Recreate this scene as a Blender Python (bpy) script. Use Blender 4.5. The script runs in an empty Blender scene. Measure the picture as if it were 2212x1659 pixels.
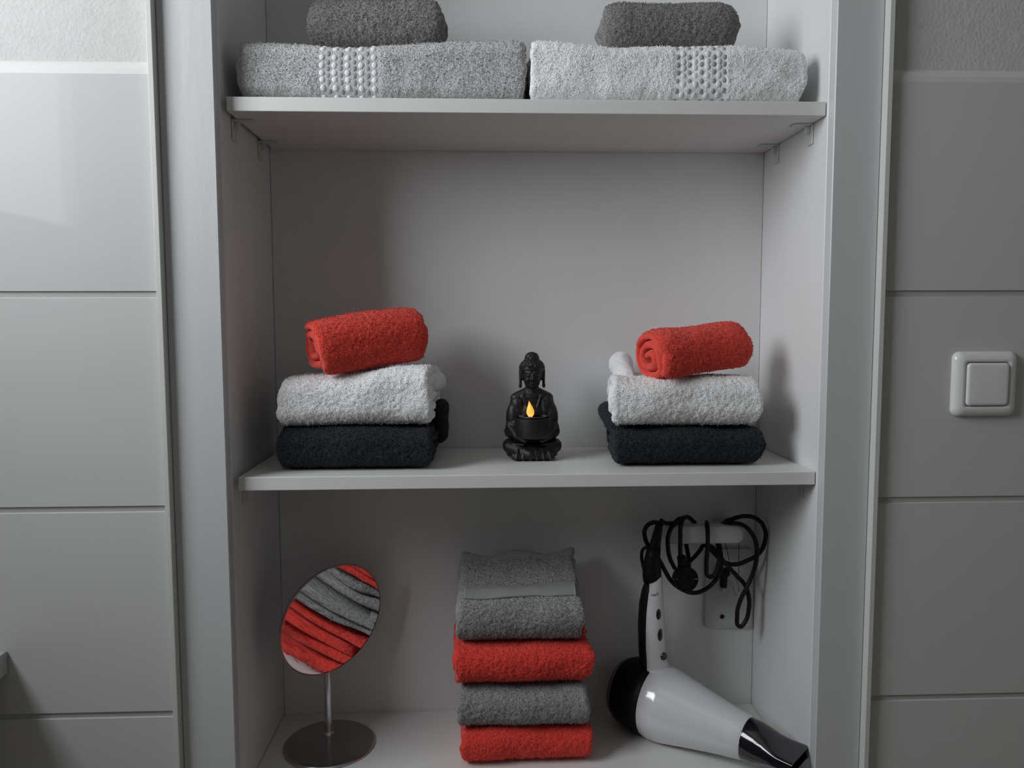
import bpy, bmesh, math, random
import numpy as np
from mathutils import Vector, Matrix, Quaternion
random.seed(7)
rng = np.random.default_rng(7)
scn = bpy.context.scene
COL = scn.collection
PI = math.pi

# ------------------------------------------------------------------ camera
CAM = Vector((-0.0609184, -1.003999, 1.1236065))
FWD = Vector((0.03878548, 0.99606831, -0.07964675))
RGT = Vector((0.99923202, -0.03910602, -0.00246809))
UPV = Vector((0.00557305, 0.07948985, 0.9968201))
FPX = 1665.758
cam_data = bpy.data.cameras.new('camera')
cam_data.sensor_width = 36.0
cam_data.lens = FPX / 2212 * 36.0
cam_data.clip_start = 0.02
cam_ob = bpy.data.objects.new('camera', cam_data)
COL.objects.link(cam_ob)
M = Matrix((RGT, UPV, -FWD)).transposed().to_4x4()
M.translation = CAM
cam_ob.matrix_world = M
scn.camera = cam_ob

# ------------------------------------------------------------------ world, light, exposure
scn.view_settings.view_transform = 'Standard'
scn.view_settings.look = 'None'
scn.view_settings.exposure = 0.0
scn.view_settings.gamma = 1.0
scn.view_settings.use_curve_mapping = False
w = bpy.data.worlds.new('overcast_sky'); scn.world = w; w.use_nodes = True
w.node_tree.nodes['Background'].inputs[0].default_value = (0.75, 0.83, 0.95, 1)
w.node_tree.nodes['Background'].inputs[1].default_value = 0.8
# the bathroom window: in the left wall, high sill
XL, XR, YBK, ZC = -1.05, 1.9, -2.7, 2.5
WY0, WY1, WZ0, WZ1 = -1.07, -0.24, 1.315, 2.12
ld = bpy.data.lights.new('window_daylight', 'AREA')
ld.shape = 'RECTANGLE'; ld.size = WY1 - WY0; ld.size_y = WZ1 - WZ0
ld.energy = 22
ld.color = (0.93, 0.97, 1.0)
lo = bpy.data.objects.new('window_daylight', ld); COL.objects.link(lo)
lo.location = (XL - 0.055, (WY0 + WY1) / 2, (WZ0 + WZ1) / 2)
lo.rotation_euler = (0, -PI / 2, 0)
# area light local -Z must face +X; local X = along world Z, so swap sizes
ld.size, ld.size_y = WZ1 - WZ0, WY1 - WY0


def at(px, py, Y):
    """the point of the plane y = Y seen at a pixel of the 2212 x 1659 frame"""
    d = FWD + RGT * ((px - 1106) / FPX) - UPV * ((py - 829.5) / FPX)
    return CAM + d * ((Y - CAM.y) / d.y)


# ------------------------------------------------------------------ materials
MATS = {}


def mat(name, color, rough=0.5, metal=0.0, bump=None, var=None, sheen=0.0, coat=0.0, spec=None, emis=None):
    """bump = (scale, strength, distance, stretch vector or None); var = (scale, amount)"""
    m = bpy.data.materials.new(name); m.use_nodes = True
    nt = m.node_tree; N = nt.nodes; L = nt.links
    b = N['Principled BSDF']
    b.inputs['Base Color'].default_value = (*color, 1)
    b.inputs['Roughness'].default_value = rough
    b.inputs['Metallic'].default_value = metal
    if sheen:
        b.inputs['Sheen Weight'].default_value = sheen
        b.inputs['Sheen Roughness'].default_value = 0.6
    if coat:
        b.inputs['Coat Weight'].default_value = coat
        b.inputs['Coat Roughness'].default_value = 0.05
    if spec is not None:
        b.inputs['Specular IOR Level'].default_value = spec
    tc = N.new('ShaderNodeTexCoord')
    mp = N.new('ShaderNodeMapping'); L.new(tc.outputs['Object'], mp.inputs['Vector'])
    if bump:
        if len(bump) > 3 and bump[3]:
            mp.inputs['Scale'].default_value = bump[3]
        nz = N.new('ShaderNodeTexNoise'); nz.inputs['Scale'].default_value = bump[0]
        nz.inputs['Detail'].default_value = 3
        L.new(mp.outputs[0], nz.inputs['Vector'])
        bp = N.new('ShaderNodeBump'); bp.inputs['Strength'].default_value = bump[1]
        bp.inputs['Distance'].default_value = bump[2]
        L.new(nz.outputs[0], bp.inputs['Height']); L.new(bp.outputs[0], b.inputs['Normal'])
    if var:
        n2 = N.new('ShaderNodeTexNoise'); n2.inputs['Scale'].default_value = var[0]
        n2.inputs['Detail'].default_value = 4
        L.new(mp.outputs[0], n2.inputs['Vector'])
        mr = N.new('ShaderNodeMapRange')
        mr.inputs['From Min'].default_value = 0.3; mr.inputs['From Max'].default_value = 0.7
        mr.inputs['To Min'].default_value = 1 - var[1]; mr.inputs['To Max'].default_value = 1 + var[1]
        L.new(n2.outputs[0], mr.inputs['Value'])
        mx = N.new('ShaderNodeVectorMath'); mx.operation = 'SCALE'
        mx.inputs[0].default_value = color
        L.new(mr.outputs[0], mx.inputs['Scale'])
        L.new(mx.outputs[0], b.inputs['Base Color'])
    if emis:
        b.inputs['Emission Color'].default_value = (*emis[0], 1)
        b.inputs['Emission Strength'].default_value = emis[1]
    MATS[name] = m
    return m


def terry(name, color, amount=0.22, sheen=0.2):
    return mat(name, color, rough=1.0, bump=(560, 1.0, 0.0016), var=(480, amount), sheen=sheen, spec=0.1)


mat('melamine', (0.76, 0.76, 0.76), 0.42, bump=(90, 0.25, 0.0006, (1, 1, 0.18)), var=(14, 0.02))
mat('melamine_shelf', (0.76, 0.76, 0.74), 0.40, bump=(90, 0.15, 0.0004, (0.2, 1, 1)), var=(14, 0.02))
mat('frame_white', (0.585, 0.594, 0.60), 0.40, bump=(110, 0.35, 0.0007, (1, 1, 0.2)), var=(14, 0.02))
mat('trim_white', (0.62, 0.63, 0.60), 0.35)
mat('bracket_white', (0.62, 0.63, 0.62), 0.35)
mat('tile_glaze', (0.57, 0.57, 0.56), 0.035, bump=(5, 0.03, 0.002), spec=0.06)
mat('grout', (0.45, 0.45, 0.43), 0.9, bump=(400, 0.3, 0.001))
mat('plaster', (0.57, 0.57, 0.557), 0.95, bump=(240, 0.45, 0.0018), var=(60, 0.03))
mat('silicone', (0.64, 0.64, 0.625), 0.5, bump=(60, 0.3, 0.001))
mat('paint_room', (0.52, 0.50, 0.475), 0.9, bump=(120, 0.3, 0.002))
mat('floor_tile', (0.30, 0.27, 0.24), 0.4, var=(8, 0.08))
mat('window_white', (0.8, 0.8, 0.8), 0.4)
mat('ledge_grey', (0.45, 0.46, 0.45), 0.4, var=(20, 0.05))
terry('terry_white', (0.95, 0.95, 0.96), 0.10)
terry('terry_light_grey', (0.57, 0.57, 0.575), 0.25)
terry('terry_brown_grey', (0.24, 0.225, 0.216), 0.35)
terry('terry_mid_grey', (0.33, 0.33, 0.33), 0.28)
terry('terry_navy', (0.027, 0.033, 0.040), 0.5, 0.04)
terry('terry_coral', (0.86, 0.080, 0.055), 0.18)
terry('terry_red', (0.88, 0.066, 0.048), 0.2)
mat('woven_white', (0.80, 0.80, 0.84), 0.8, bump=(900, 0.4, 0.0008))
mat('woven_grey', (0.34, 0.34, 0.36), 0.85, bump=(900, 0.4, 0.0008))
mat('woven_silver', (0.42, 0.42, 0.44), 0.85, bump=(900, 0.4, 0.0008))
mat('woven_band_grey', (0.29, 0.29, 0.29), 0.8, bump=(700, 0.5, 0.0008, (1, 3, 3)))
mat('statue_black', (0.008, 0.008, 0.0085), 0.5, bump=(300, 0.15, 0.0006))
mat('candle_case', (0.012, 0.012, 0.014), 0.35)
mat('candle_rim', (0.16, 0.14, 0.15), 0.25)
mat('chrome', (0.62, 0.62, 0.62), 0.12, 1.0)
mat('chrome_dark', (0.42, 0.42, 0.41), 0.22, 1.0, var=(30, 0.05))
mat('mirror_glass', (0.92, 0.92, 0.92), 0.0, 1.0)
mat('dryer_white', (0.72, 0.72, 0.74), 0.18, coat=0.8)
mat('dryer_black', (0.006, 0.006, 0.007), 0.5, spec=0.2)
mat('dryer_gloss_black', (0.006, 0.005, 0.009), 0.12, coat=0.6)
mat('dryer_ring', (0.20, 0.19, 0.20), 0.3, 0.6)
mat('button_dark', (0.02, 0.022, 0.03), 0.15, coat=0.5)
mat('cord_black', (0.006, 0.006, 0.007), 0.45, spec=0.25)
mat('holder_white', (0.60, 0.61, 0.61), 0.35)
mat('hole_dark', (0.01, 0.01, 0.01), 0.8)
mat('steel', (0.5, 0.49, 0.45), 0.3, 1.0)
mat('print_dark', (0.05, 0.05, 0.06), 0.4)
mat('plastic_switch', (0.78, 0.78, 0.77), 0.22, coat=0.4)
# candle flame of an electric tealight: brighter and paler at its foot
fm = mat('flame', (0.9, 0.5, 0.1), 0.4)
nt = fm.node_tree
tc = nt.nodes.new('ShaderNodeTexCoord'); sp = nt.nodes.new('ShaderNodeSeparateXYZ')
nt.links.new(tc.outputs['Object'], sp.inputs[0])
mr = nt.nodes.new('ShaderNodeMapRange'); mr.inputs['From Min'].default_value = 0.0; mr.inputs['From Max'].default_value = 0.023
nt.links.new(sp.outputs['Z'], mr.inputs['Value'])
cr = nt.nodes.new('ShaderNodeValToRGB'); cr.color_ramp.elements[0].color = (1.0, 0.62, 0.22, 1)
cr.color_ramp.elements[1].color = (1.0, 0.40, 0.05, 1)
e = cr.color_ramp.elements.new(0.35); e.color = (1.0, 0.38, 0.03, 1)
nt.links.new(mr.outputs[0], cr.inputs[0])
nt.links.new(cr.outputs[0], nt.nodes['Principled BSDF'].inputs['Emission Color'])
nt.nodes['Principled BSDF'].inputs['Emission Strength'].default_value = 1.0


# ------------------------------------------------------------------ object helpers
def link(o, parent=None):
    COL.objects.link(o)
    if parent is not None:
        o.parent = parent
    return o


def from_bm(name, bm, m, parent=None, smooth=False, loc=None):
    me = bpy.data.meshes.new(name)
    bmesh.ops.recalc_face_normals(bm, faces=bm.faces)
    bm.to_mesh(me); bm.free()
    if smooth:
        me.polygons.foreach_set('use_smooth', [True] * len(me.polygons))
    me.materials.append(MATS[m])
    o = bpy.data.objects.new(name, me)
    if loc is not None:
        o.location = loc
    return link(o, parent)


def from_np(name, V, F, m, parent=None, smooth=True):
    me = bpy.data.meshes.new(name)
    V = np.asarray(V, np.float32); F = np.asarray(F, np.int32)
    me.vertices.add(len(V)); me.vertices.foreach_set('co', V.ravel())
    k = F.shape[1]
    me.loops.add(F.size); me.loops.foreach_set('vertex_index', F.ravel())
    me.polygons.add(len(F))
    me.polygons.foreach_set('loop_start', np.arange(0, F.size, k, dtype=np.int32))
    me.polygons.foreach_set('loop_total', np.full(len(F), k, np.int32))
    me.polygons.foreach_set('use_smooth', np.full(len(F), smooth))
    me.update(calc_edges=True); me.validate()
    me.materials.append(MATS[m])
    o = bpy.data.objects.new(name, me)
    return link(o, parent)


def tag(o, label=None, cat=None, group=None, kind=None):
    if label: o['label'] = label
    if cat: o['category'] = cat
    if group: o['group'] = group
    if kind: o['kind'] = kind
    return o


def empty(name, loc, label, cat, group=None):
    o = bpy.data.objects.new(name, None); o.location = loc
    link(o); return tag(o, label, cat, group)


def box_bm(x0, x1, y0, y1, z0, z1, bevel=0.0, seg=2, bm=None):
    bm2 = bmesh.new()
    bmesh.ops.create_cube(bm2, size=1)
    for v in bm2.verts:
        v.co = Vector(((x0 + x1) / 2 + v.co.x * (x1 - x0), (y0 + y1) / 2 + v.co.y * (y1 - y0), (z0 + z1) / 2 + v.co.z * (z1 - z0)))
    if bevel:
        bmesh.ops.bevel(bm2, geom=bm2.edges[:], offset=bevel, segments=seg, affect='EDGES', profile=0.5)
    return bm2


def box(name, x0, x1, y0, y1, z0, z1, m, parent=None, bevel=0.0, seg=2):
    """box whose origin is its centre bottom, relative to parent"""
    cx, cy, cz = (x0 + x1) / 2, (y0 + y1) / 2, z0
    return from_bm(name, box_bm(x0 - cx, x1 - cx, y0 - cy, y1 - cy, 0, z1 - z0, bevel, seg), m, parent,
                   smooth=False, loc=(cx, cy, cz))


def tube(name, pts, r, m, parent=None, cyclic=False, res=8, n=10):
    cu = bpy.data.curves.new(name, 'CURVE'); cu.dimensions = '3D'
    cu.bevel_depth = r; cu.bevel_resolution = max(1, n // 4 - 0); cu.resolution_u = res; cu.use_fill_caps = True
    s = cu.splines.new('BEZIER'); s.bezier_points.add(len(pts) - 1)
    for bp, p in zip(s.bezier_points, pts):
        bp.co = p; bp.handle_left_type = bp.handle_right_type = 'AUTO'
    s.use_cyclic_u = cyclic
    tmp = bpy.data.objects.new('tmp', cu); COL.objects.link(tmp)
    dg = bpy.context.evaluated_depsgraph_get()
    me = bpy.data.meshes.new_from_object(tmp.evaluated_get(dg))
    bpy.data.objects.remove(tmp); bpy.data.curves.remove(cu)
    me.materials.clear(); me.materials.append(MATS[m])
    me.polygons.foreach_set('use_smooth', [True] * len(me.polygons))
    o = bpy.data.objects.new(name, me)
    return link(o, parent)


def loft(name, rings, m, parent=None, cap=True, smooth=True):
    """rings: list of equal-length lists of points"""
    n = len(rings[0]); V = [tuple(p) for r in rings for p in r]
    bm = bmesh.new(); vs = [bm.verts.new(v) for v in V]
    for i in range(len(rings) - 1):
        for j in range(n):
            bm.faces.new((vs[i * n + j], vs[i * n + (j + 1) % n], vs[(i + 1) * n + (j + 1) % n], vs[(i + 1) * n + j]))
    if cap:
        bm.faces.new(vs[:n]); bm.faces.new(vs[-n:])
    return from_bm(name, bm, m, parent, smooth)


def lathe_rings(p0, axis, prof, n=48):
    axis = axis.normalized(); a = axis.orthogonal().normalized(); b = axis.cross(a)
    out = []
    for d, r in prof:
        out.append([p0 + axis * d + (a * math.cos(t) + b * math.sin(t)) * max(r, 1e-5) for t in [2 * PI * k / n for k in range(n)]])
    return out


def auto_smooth(o, deg=35):
    me = o.data
    me.polygons.foreach_set('use_smooth', [True] * len(me.polygons))
    bm = bmesh.new(); bm.from_mesh(me)
    for e in bm.edges:
        if len(e.link_faces) == 2 and e.calc_face_angle(0) > math.radians(deg):
            e.smooth = False
    bm.to_mesh(me); bm.free()


def remesh(o, voxel, smooth_it=4, factor=0.5):
    md = o.modifiers.new('r', 'REMESH'); md.mode = 'VOXEL'; md.voxel_size = voxel
    s = o.modifiers.new('s', 'SMOOTH'); s.iterations = smooth_it; s.factor = factor
    dg = bpy.context.evaluated_depsgraph_get()
    me = bpy.data.meshes.new_from_object(o.evaluated_get(dg))
    m = o.data.materials[0]
    o.modifiers.clear(); old = o.data; o.data = me; bpy.data.meshes.remove(old)
    if not len(me.materials): me.materials.append(m)
    me.polygons.foreach_set('use_smooth', [True] * len(me.polygons))


# ------------------------------------------------------------------ smooth value noise (numpy)
def _h(i, j, k, s):
    n = (i * 374761393 + j * 668265263 + k * 2147483647 + s * 1274126177) & 0xffffffff
    n = ((n ^ (n >> 13)) * 1274126177) & 0xffffffff
    return ((n ^ (n >> 16)) & 0xffff) / 32767.5 - 1.0


def vnoise(P, freq, seed=0):
    Q = np.asarray(P, float) * freq + 100.0
    I = np.floor(Q).astype(np.int64); f = Q - I; f = f * f * (3 - 2 * f)
    out = 0
    for a in (0, 1):
        for b in (0, 1):
            for c in (0, 1):
                wgt = (f[:, 0] if a else 1 - f[:, 0]) * (f[:, 1] if b else 1 - f[:, 1]) * (f[:, 2] if c else 1 - f[:, 2])
                out = out + wgt * _h(I[:, 0] + a, I[:, 1] + b, I[:, 2] + c, seed)
    return out


# ------------------------------------------------------------------ towels
def rr_point(a, b, r, s):
    """point and outward normal on a rounded rectangle (half sizes a, b) at arc fraction s, from the back-bottom corner,
    running along the bottom to the front, up the front, back over the top; y = -a is the front"""
    a = max(a, 1e-4); b = max(b, 1e-4); r = min(r, a, b)
    segs = [('l', 2 * (a - r), (a - r, -b), (-1, 0)), ('c', PI / 2 * r, (-(a - r), -(b - r)), -PI / 2),
            ('l', 2 * (b - r), (-a, -(b - r)), (0, 1)), ('c', PI / 2 * r, (-(a - r), (b - r)), -PI),
            ('l', 2 * (a - r), (-(a - r), b), (1, 0)), ('c', PI / 2 * r, ((a - r), (b - r)), -1.5 * PI),
            ('l', 2 * (b - r), (a, (b - r)), (0, -1)), ('c', PI / 2 * r, ((a - r), -(b - r)), -2 * PI)]
    tot = sum(x[1] for x in segs); d = s * tot
    for k, sg in enumerate(segs):
        if d <= sg[1] or k == 7:
            if sg[0] == 'l':
                p = (sg[2][0] + sg[3][0] * d, sg[2][1] + sg[3][1] * d)
                nrm = (sg[3][1] * -1, sg[3][0]); nrm = (-sg[3][1] * -1 * -1, sg[3][0])
                # clockwise travel (bottom -> front -> top): outward is to the left of travel
                nrm = (-sg[3][1], sg[3][0])
                # travel (-1,0) on the bottom must give outward (0,-1)
                return p, nrm, tot
            th = sg[3] - d / max(r, 1e-6)
            return (sg[2][0] + r * math.cos(th), sg[2][1] + r * math.sin(th)), (math.cos(th), math.sin(th)), tot
        d -= sg[1]


def towel(name, m, L, D, Ht, t=0.009, rc=None, turns=9, loc=(0, 0, 0), rot=(0, 0, 0), seed=0, warp=None,
          amp=0.003, jit=0.0006, bulge=(0.004, 0.004), step=0.002, start=0.0, flat=None, loose=0.0, endamp=0.004,
          xstep=None, fuzz=1.0):
    """a towel folded or rolled about the X axis: one flattened spiral band of cloth; local origin centre bottom"""
    a0, b0 = D / 2 - t / 2, Ht / 2 - t / 2
    rc = rc if rc is not None else b0
    P = []; Nn = []; fine = []
    s = start; d = 0.0
    while True:
        a, b = a0 - d, b0 - d
        if min(a, b) < t * 0.35 or s - start > turns: break
        p, n, tot = rr_point(a, b, max(rc - d, 0.002), s % 1.0)
        P.append(p); Nn.append(n)
        first = (s - start) < 1.0
        fn = first and (p[0] < D * 0.2 and not (p[1] < -b * 0.8 and p[0] > -a0 + 0.03))
        fine.append(fn)
        st = step if fn else (0.005 if first else 0.007)
        ds = st / tot; s += ds
        d += ds * (t * (1 + loose))
        if (s - start) <= 0: break
    P = np.array(P); Nn = np.array(Nn); fine = np.array(fine)
    n = len(P)
    nx = max(6, int(L / (xstep or step)))
    u = np.linspace(0, 1, nx + 1)
    # denser ends for soft rounded hems
    Q3 = np.stack([np.zeros(n), P[:, 0], P[:, 1]], 1)
    eL = endamp * vnoise(Q3, 45, seed + 3) + bulge[0] * (1 - np.abs(P[:, 1]) / (b0 + 1e-6)) ** 0.7 + 0.4 * endamp * vnoise(Q3, 150, seed + 4)
    eR = endamp * vnoise(Q3, 45, seed + 5) + bulge[1] * (1 - np.abs(P[:, 1]) / (b0 + 1e-6)) ** 0.7 + 0.4 * endamp * vnoise(Q3, 150, seed + 6)
    th = np.full(nx + 1, 0.49 * t); prof = [0.35, 0.7, 0.9]
    for k, pv in enumerate(prof):
        th[k] *= pv; th[-1 - k] *= pv
    X = (-L / 2 - eL)[None, :] * (1 - u)[:, None] + (L / 2 + eR)[None, :] * u[:, None]
    out = np.empty((nx + 1, n, 3)); inn = np.empty((nx + 1, n, 3))
    out[..., 0] = X; inn[..., 0] = X
    J = rng.uniform(-1, 1, (nx + 1, n)) * jit * fuzz
    J = np.where(fine[None, :], J, 0.0)
    if flat is not None:
        J = J * (1 - ((X > flat[0]) & (X < flat[1])))
        J = J - 0.0005 * ((X > flat[0]) & (X < flat[1]))
    lump = 0.00045 * fuzz * vnoise(np.stack([X.ravel(), np.tile(P[:, 0], nx + 1), np.tile(P[:, 1], nx + 1)], 1), 260, seed + 9).reshape(nx + 1, n)
    to = th[:, None] + J + np.where(fine[None, :], lump, 0)
    out[..., 1] = P[None, :, 0] + Nn[None, :, 0] * to; out[..., 2] = P[None, :, 1] + Nn[None, :, 1] * to
    inn[..., 1] = P[None, :, 0] - Nn[None, :, 0] * th[:, None]; inn[..., 2] = P[None, :, 1] - Nn[None, :, 1] * th[:, None]
    ring = np.concatenate([out, inn[:, ::-1]], 1)            # (nx+1, 2n, 3)
    V = ring.reshape(-1, 3)

    def deform(V):
        V = np.array(V, float)
        low = np.stack([vnoise(V, 16, seed + 11), vnoise(V, 16, seed + 12), vnoise(V, 16, seed + 13)], 1)
        mid = np.stack([vnoise(V, 42, seed + 14), vnoise(V, 42, seed + 15), vnoise(V, 42, seed + 16)], 1)
        # keep the underside flat so the towel rests on what carries it
        k = np.clip((V[:, 2] + Ht / 2) / 0.012, 0, 1)
        W = V.copy()
        W[:, 0] += amp * low[:, 0]; W[:, 1] += amp * low[:, 1] * 0.8
        W[:, 2] += (amp * low[:, 2] + 0.30 * amp * mid[:, 2]) * k
        W[:, 1] += 0.3 * amp * mid[:, 1]
        if warp is not None: W = warp(W)
        W[:, 2] += Ht / 2
        return W
    V = deform(V)
    m2 = 2 * n
    i = np.arange(nx)[:, None] * m2; j = np.arange(m2)[None, :]
    jn = (j + 1) % m2
    F = np.stack([i + j, i + m2 + j, i + m2 + jn, i + jn], -1).reshape(-1, 4)
    k = np.arange(n - 1)
    capL = np.stack([k, k + 1, m2 - 2 - k, m2 - 1 - k], 1)
    off = nx * m2
    capR = np.stack([k, m2 - 1 - k, m2 - 2 - k, k + 1], 1) + off
    F = np.concatenate([F, capL, capR])
    # cloth pile: short slanted tufts standing on the visible faces
    G = V.reshape(nx + 1, m2, 3)
    fi = np.where(fine)[0]; fi = fi[(fi > 0) & (fi < n - 1)]
    xi_ = np.arange(1, nx)
    A = G[np.ix_(xi_, fi)]; Tx = G[np.ix_(xi_ + 1, fi)] - G[np.ix_(xi_ - 1, fi)]; Ts = G[np.ix_(xi_, fi + 1)] - G[np.ix_(xi_, fi - 1)]
    Nv = np.cross(Ts, Tx); Nv /= np.linalg.norm(Nv, axis=-1, keepdims=True) + 1e-9
    if (Nv[..., 1].mean() > 0): Nv = -Nv
    keep = np.ones(A.shape[:2], bool)
    if flat is not None:
        Xk = X[np.ix_(xi_, fi)]; keep = ~((Xk > flat[0] - 0.001) & (Xk < flat[1] + 0.001))
    A = A[keep]; Nv = Nv[keep]
    reps = 1 if m == 'terry_white' else 2
    A = np.repeat(A, reps, 0) + rng.uniform(-0.0011, 0.0011, (len(A) * reps, 3)); Nv = np.repeat(Nv, reps, 0)
    dirn = Nv + rng.uniform(-0.9, 0.9, Nv.shape); dirn /= np.linalg.norm(dirn, axis=-1, keepdims=True)
    sd = np.cross(dirn, rng.normal(size=dirn.shape)); sd /= np.linalg.norm(sd, axis=-1, keepdims=True) + 1e-9
    hgt_ = rng.uniform(0.0005, 0.0012, (len(A), 1)) * (0.75 + 0.25 * fuzz)
    b0_ = A - Nv * 0.0006
    T4 = np.stack([b0_ - sd * 0.00042, b0_ + sd * 0.00042, b0_ + dirn * (hgt_ + 0.0006) + sd * 0.00038, b0_ + dirn * (hgt_ + 0.0006) - sd * 0.00038], 1)
    nb = len(V)
    F = np.concatenate([F, nb + np.arange(len(T4) * 4).reshape(-1, 4)])
    V = np.concatenate([V, T4.reshape(-1, 3)])
    o = from_np(name, V, F, m)
    o.location = loc; o.rotation_euler = rot

    def surf(x, y=None, idx=None, lift=0.0):
        pts = np.stack([x, P[idx, 0] + Nn[idx, 0] * (0.49 * t + lift), P[idx, 1] + Nn[idx, 1] * (0.49 * t + lift)], 1)
        return deform(pts)
    return o, P, Nn, surf


def dot_rows(parent, P, Nn, surf, xs, m, phase, white, sz=(0.0037, 0.0040, 0.0015)):
    """columns of woven dots that run up the front fold and over its top; one part per column"""
    seg = np.linalg.norm(np.diff(P, axis=0), axis=1); arc = np.concatenate([[0], np.cumsum(seg)])
    turn1 = np.where((P[:, 0] > 0) & (P[:, 1] > 0))[0][0]
    a0 = arc[np.where(P[:, 0] < P[:, 0].min() * 0.8)[0][0]]; a1 = arc[turn1]
    for q, x in enumerate(xs):
        bm = bmesh.new(); a = a0 + phase
        while a < a1:
            i = int(np.searchsorted(arc, a)); i = min(i, len(P) - 1)
            c = surf(np.array([x]), idx=np.array([i]), lift=-0.0006)[0]
            nrm = Vector((0, Nn[i, 0], Nn[i, 1]))
            rot = nrm.to_track_quat('Z', 'Y').to_matrix().to_4x4()
            sc = Matrix.Diagonal((*sz, 1))
            bmesh.ops.create_icosphere(bm, subdivisions=2, radius=1, matrix=Matrix.Translation(Vector(c)) @ rot @ sc)
            a += 0.0100
        o = from_bm('dot_row', bm, m, parent, smooth=True)
        if q == 0: o['label'] = white


def band_part(name, parent, surf, xs, idx, m, lift=0.0027):
    """a thin woven strip lying on the outer cloth"""
    nx, ni = len(xs), len(idx)
    Vt = []; Vb = []
    for x in xs:
        Vt.append(surf(np.full(ni, x), idx=idx, lift=lift)); Vb.append(surf(np.full(ni, x), idx=idx, lift=-0.001))
    Vt = np.array(Vt).reshape(-1, 3); Vb = np.array(Vb).reshape(-1, 3); nv = nx * ni
    F = []
    for a in range(nx - 1):
        for b in range(ni - 1):
            p = a * ni + b
            F.append((p, p + ni, p + ni + 1, p + 1)); F.append((p + nv, p + nv + 1, p + nv + ni + 1, p + nv + ni))
    for a in range(nx - 1):
        for b in (0, ni - 1):
            p = a * ni + b; F.append((p, p + nv, p + nv + ni, p + ni))
    for b in range(ni - 1):
        for a in (0, nx - 1):
            p = a * ni + b; F.append((p, p + 1, p + nv + 1, p + nv))
    return from_np(name, np.concatenate([Vt, Vb]), np.array(F), m, parent)


def curl(name, parent, m, pts, radii, seed=0):
    """soft rounded corner of cloth: a lumpy tapered tube in the parent's frame"""
    n = 40; rings = []
    pts = [Vector(p) for p in pts]
    # resample
    fine = []; fr = []
    for k in range(len(pts) - 1):
        for q in range(10):
            f = q / 10; fine.append(pts[k].lerp(pts[k + 1], f)); fr.append(radii[k] * (1 - f) + radii[k + 1] * f)
    fine.append(pts[-1]); fr.append(radii[-1])
    # spherical caps
    d0 = (fine[0] - fine[1]).normalized(); d1 = (fine[-1] - fine[-2]).normalized()
    pre = [(fine[0] + d0 * fr[0] * math.sin(a), fr[0] * math.cos(a)) for a in (1.5, 1.2, 0.9, 0.6, 0.3)]
    post = [(fine[-1] + d1 * fr[-1] * math.sin(a), fr[-1] * math.cos(a)) for a in (0.3, 0.6, 0.9, 1.2, 1.5)]
    seq = pre + list(zip(fine, fr)) + post
    for c, r in seq:
        ax = d1; a = ax.orthogonal().normalized(); b = ax.cross(a)
        rings.append([c + (a * math.cos(2 * PI * k / n) + b * math.sin(2 * PI * k / n)) * r for k in range(n)])
    V = np.array([[tuple(p) for p in r] for r in rings]).reshape(-1, 3)
    V += 0.0012 * np.stack([vnoise(V, 110, seed), vnoise(V, 110, seed + 1), vnoise(V, 110, seed + 2)], 1) + rng.uniform(-1, 1, V.shape) * 0.0004
    rr = V.reshape(len(rings), n, 3)
    return loft(name, [[Vector(p) for p in r] for r in rr], m, parent)


# ================================================================== THE SETTING
ZT = [1.4285 - 0.2702 * k for k in range(0, 7)]     # top edges of the tile rows
YT = -0.025                                         # face of the tiles
YP = -0.019                                         # face of the plaster
FX0, FX1 = 0.386, 0.4535                            # frame boards
wall = bpy.data.objects.new('wall_back', None); link(wall); wall['kind'] = 'structure'
wall.location = (0, YT, 0)
for (x0, x1) in ((XL, -0.4600), (0.4535, XR)):
    box('plaster_field', x0, x1, YP - YT, 0.15, ZT[0] + 0.002, ZC, 'plaster', wall)
    box('grout_bed', x0, x1, 0.0026, 0.15, 0, ZT[0] + 0.002, 'grout', wall)
box('plaster_field', -0.4600, 0.4535, 0.0, 0.15, 2.25, ZC, 'plaster', wall)
box('plaster_field', -0.4600, 0.4535, 0.0, 0.15, 0.0, 0.30, 'plaster', wall)
# silicone bead on the top edge of the tiles
for (x0, x1) in ((XL, -0.4602), (0.4537, XR)):
    bm = bmesh.new()
    pr = [(0.0004, ZT[0] - 0.0034), (0.0006, ZT[0] + 0.003), (0.0030, ZT[0] + 0.009), (0.0062, ZT[0] + 0.0125), (0.009, ZT[0] + 0.0125), (0.009, ZT[0] - 0.0005)]
    A = [bm.verts.new((x0, y, z)) for y, z in pr]; B = [bm.verts.new((x1, y, z)) for y, z in pr]
    for k in range(len(pr)):
        bm.faces.new((A[k], A[(k + 1) % len(pr)], B[(k + 1) % len(pr)], B[k]))
    bm.faces.new(A); bm.faces.new(B[::-1])
    from_bm('sealant_bead', bm, 'silicone', wall, smooth=False)
tile_mesh = {}


def tile_at(x0, x1, z0, z1):
    wv, hv = round(x1 - x0, 4), round(z1 - z0, 4)
    if (wv, hv) not in tile_mesh:
        bm = box_bm(-wv / 2, wv / 2, 0, 0.007, 0, hv, 0)
        ed = [e for e in bm.edges if all(v.co.y < 0.001 for v in e.verts)]
        bmesh.ops.bevel(bm, geom=ed, offset=0.0034, segments=3, affect='EDGES')
        o = from_bm('tile', bm, 'tile_glaze', wall); auto_smooth(o, 50); tile_mesh[(wv, hv)] = o.data
    else:
        o = bpy.data.objects.new('tile', tile_mesh[(wv, hv)]); link(o, wall)
    o.location = ((x0 + x1) / 2 + 0, rng.uniform(-0.0002, 0.0002), z0)


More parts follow.
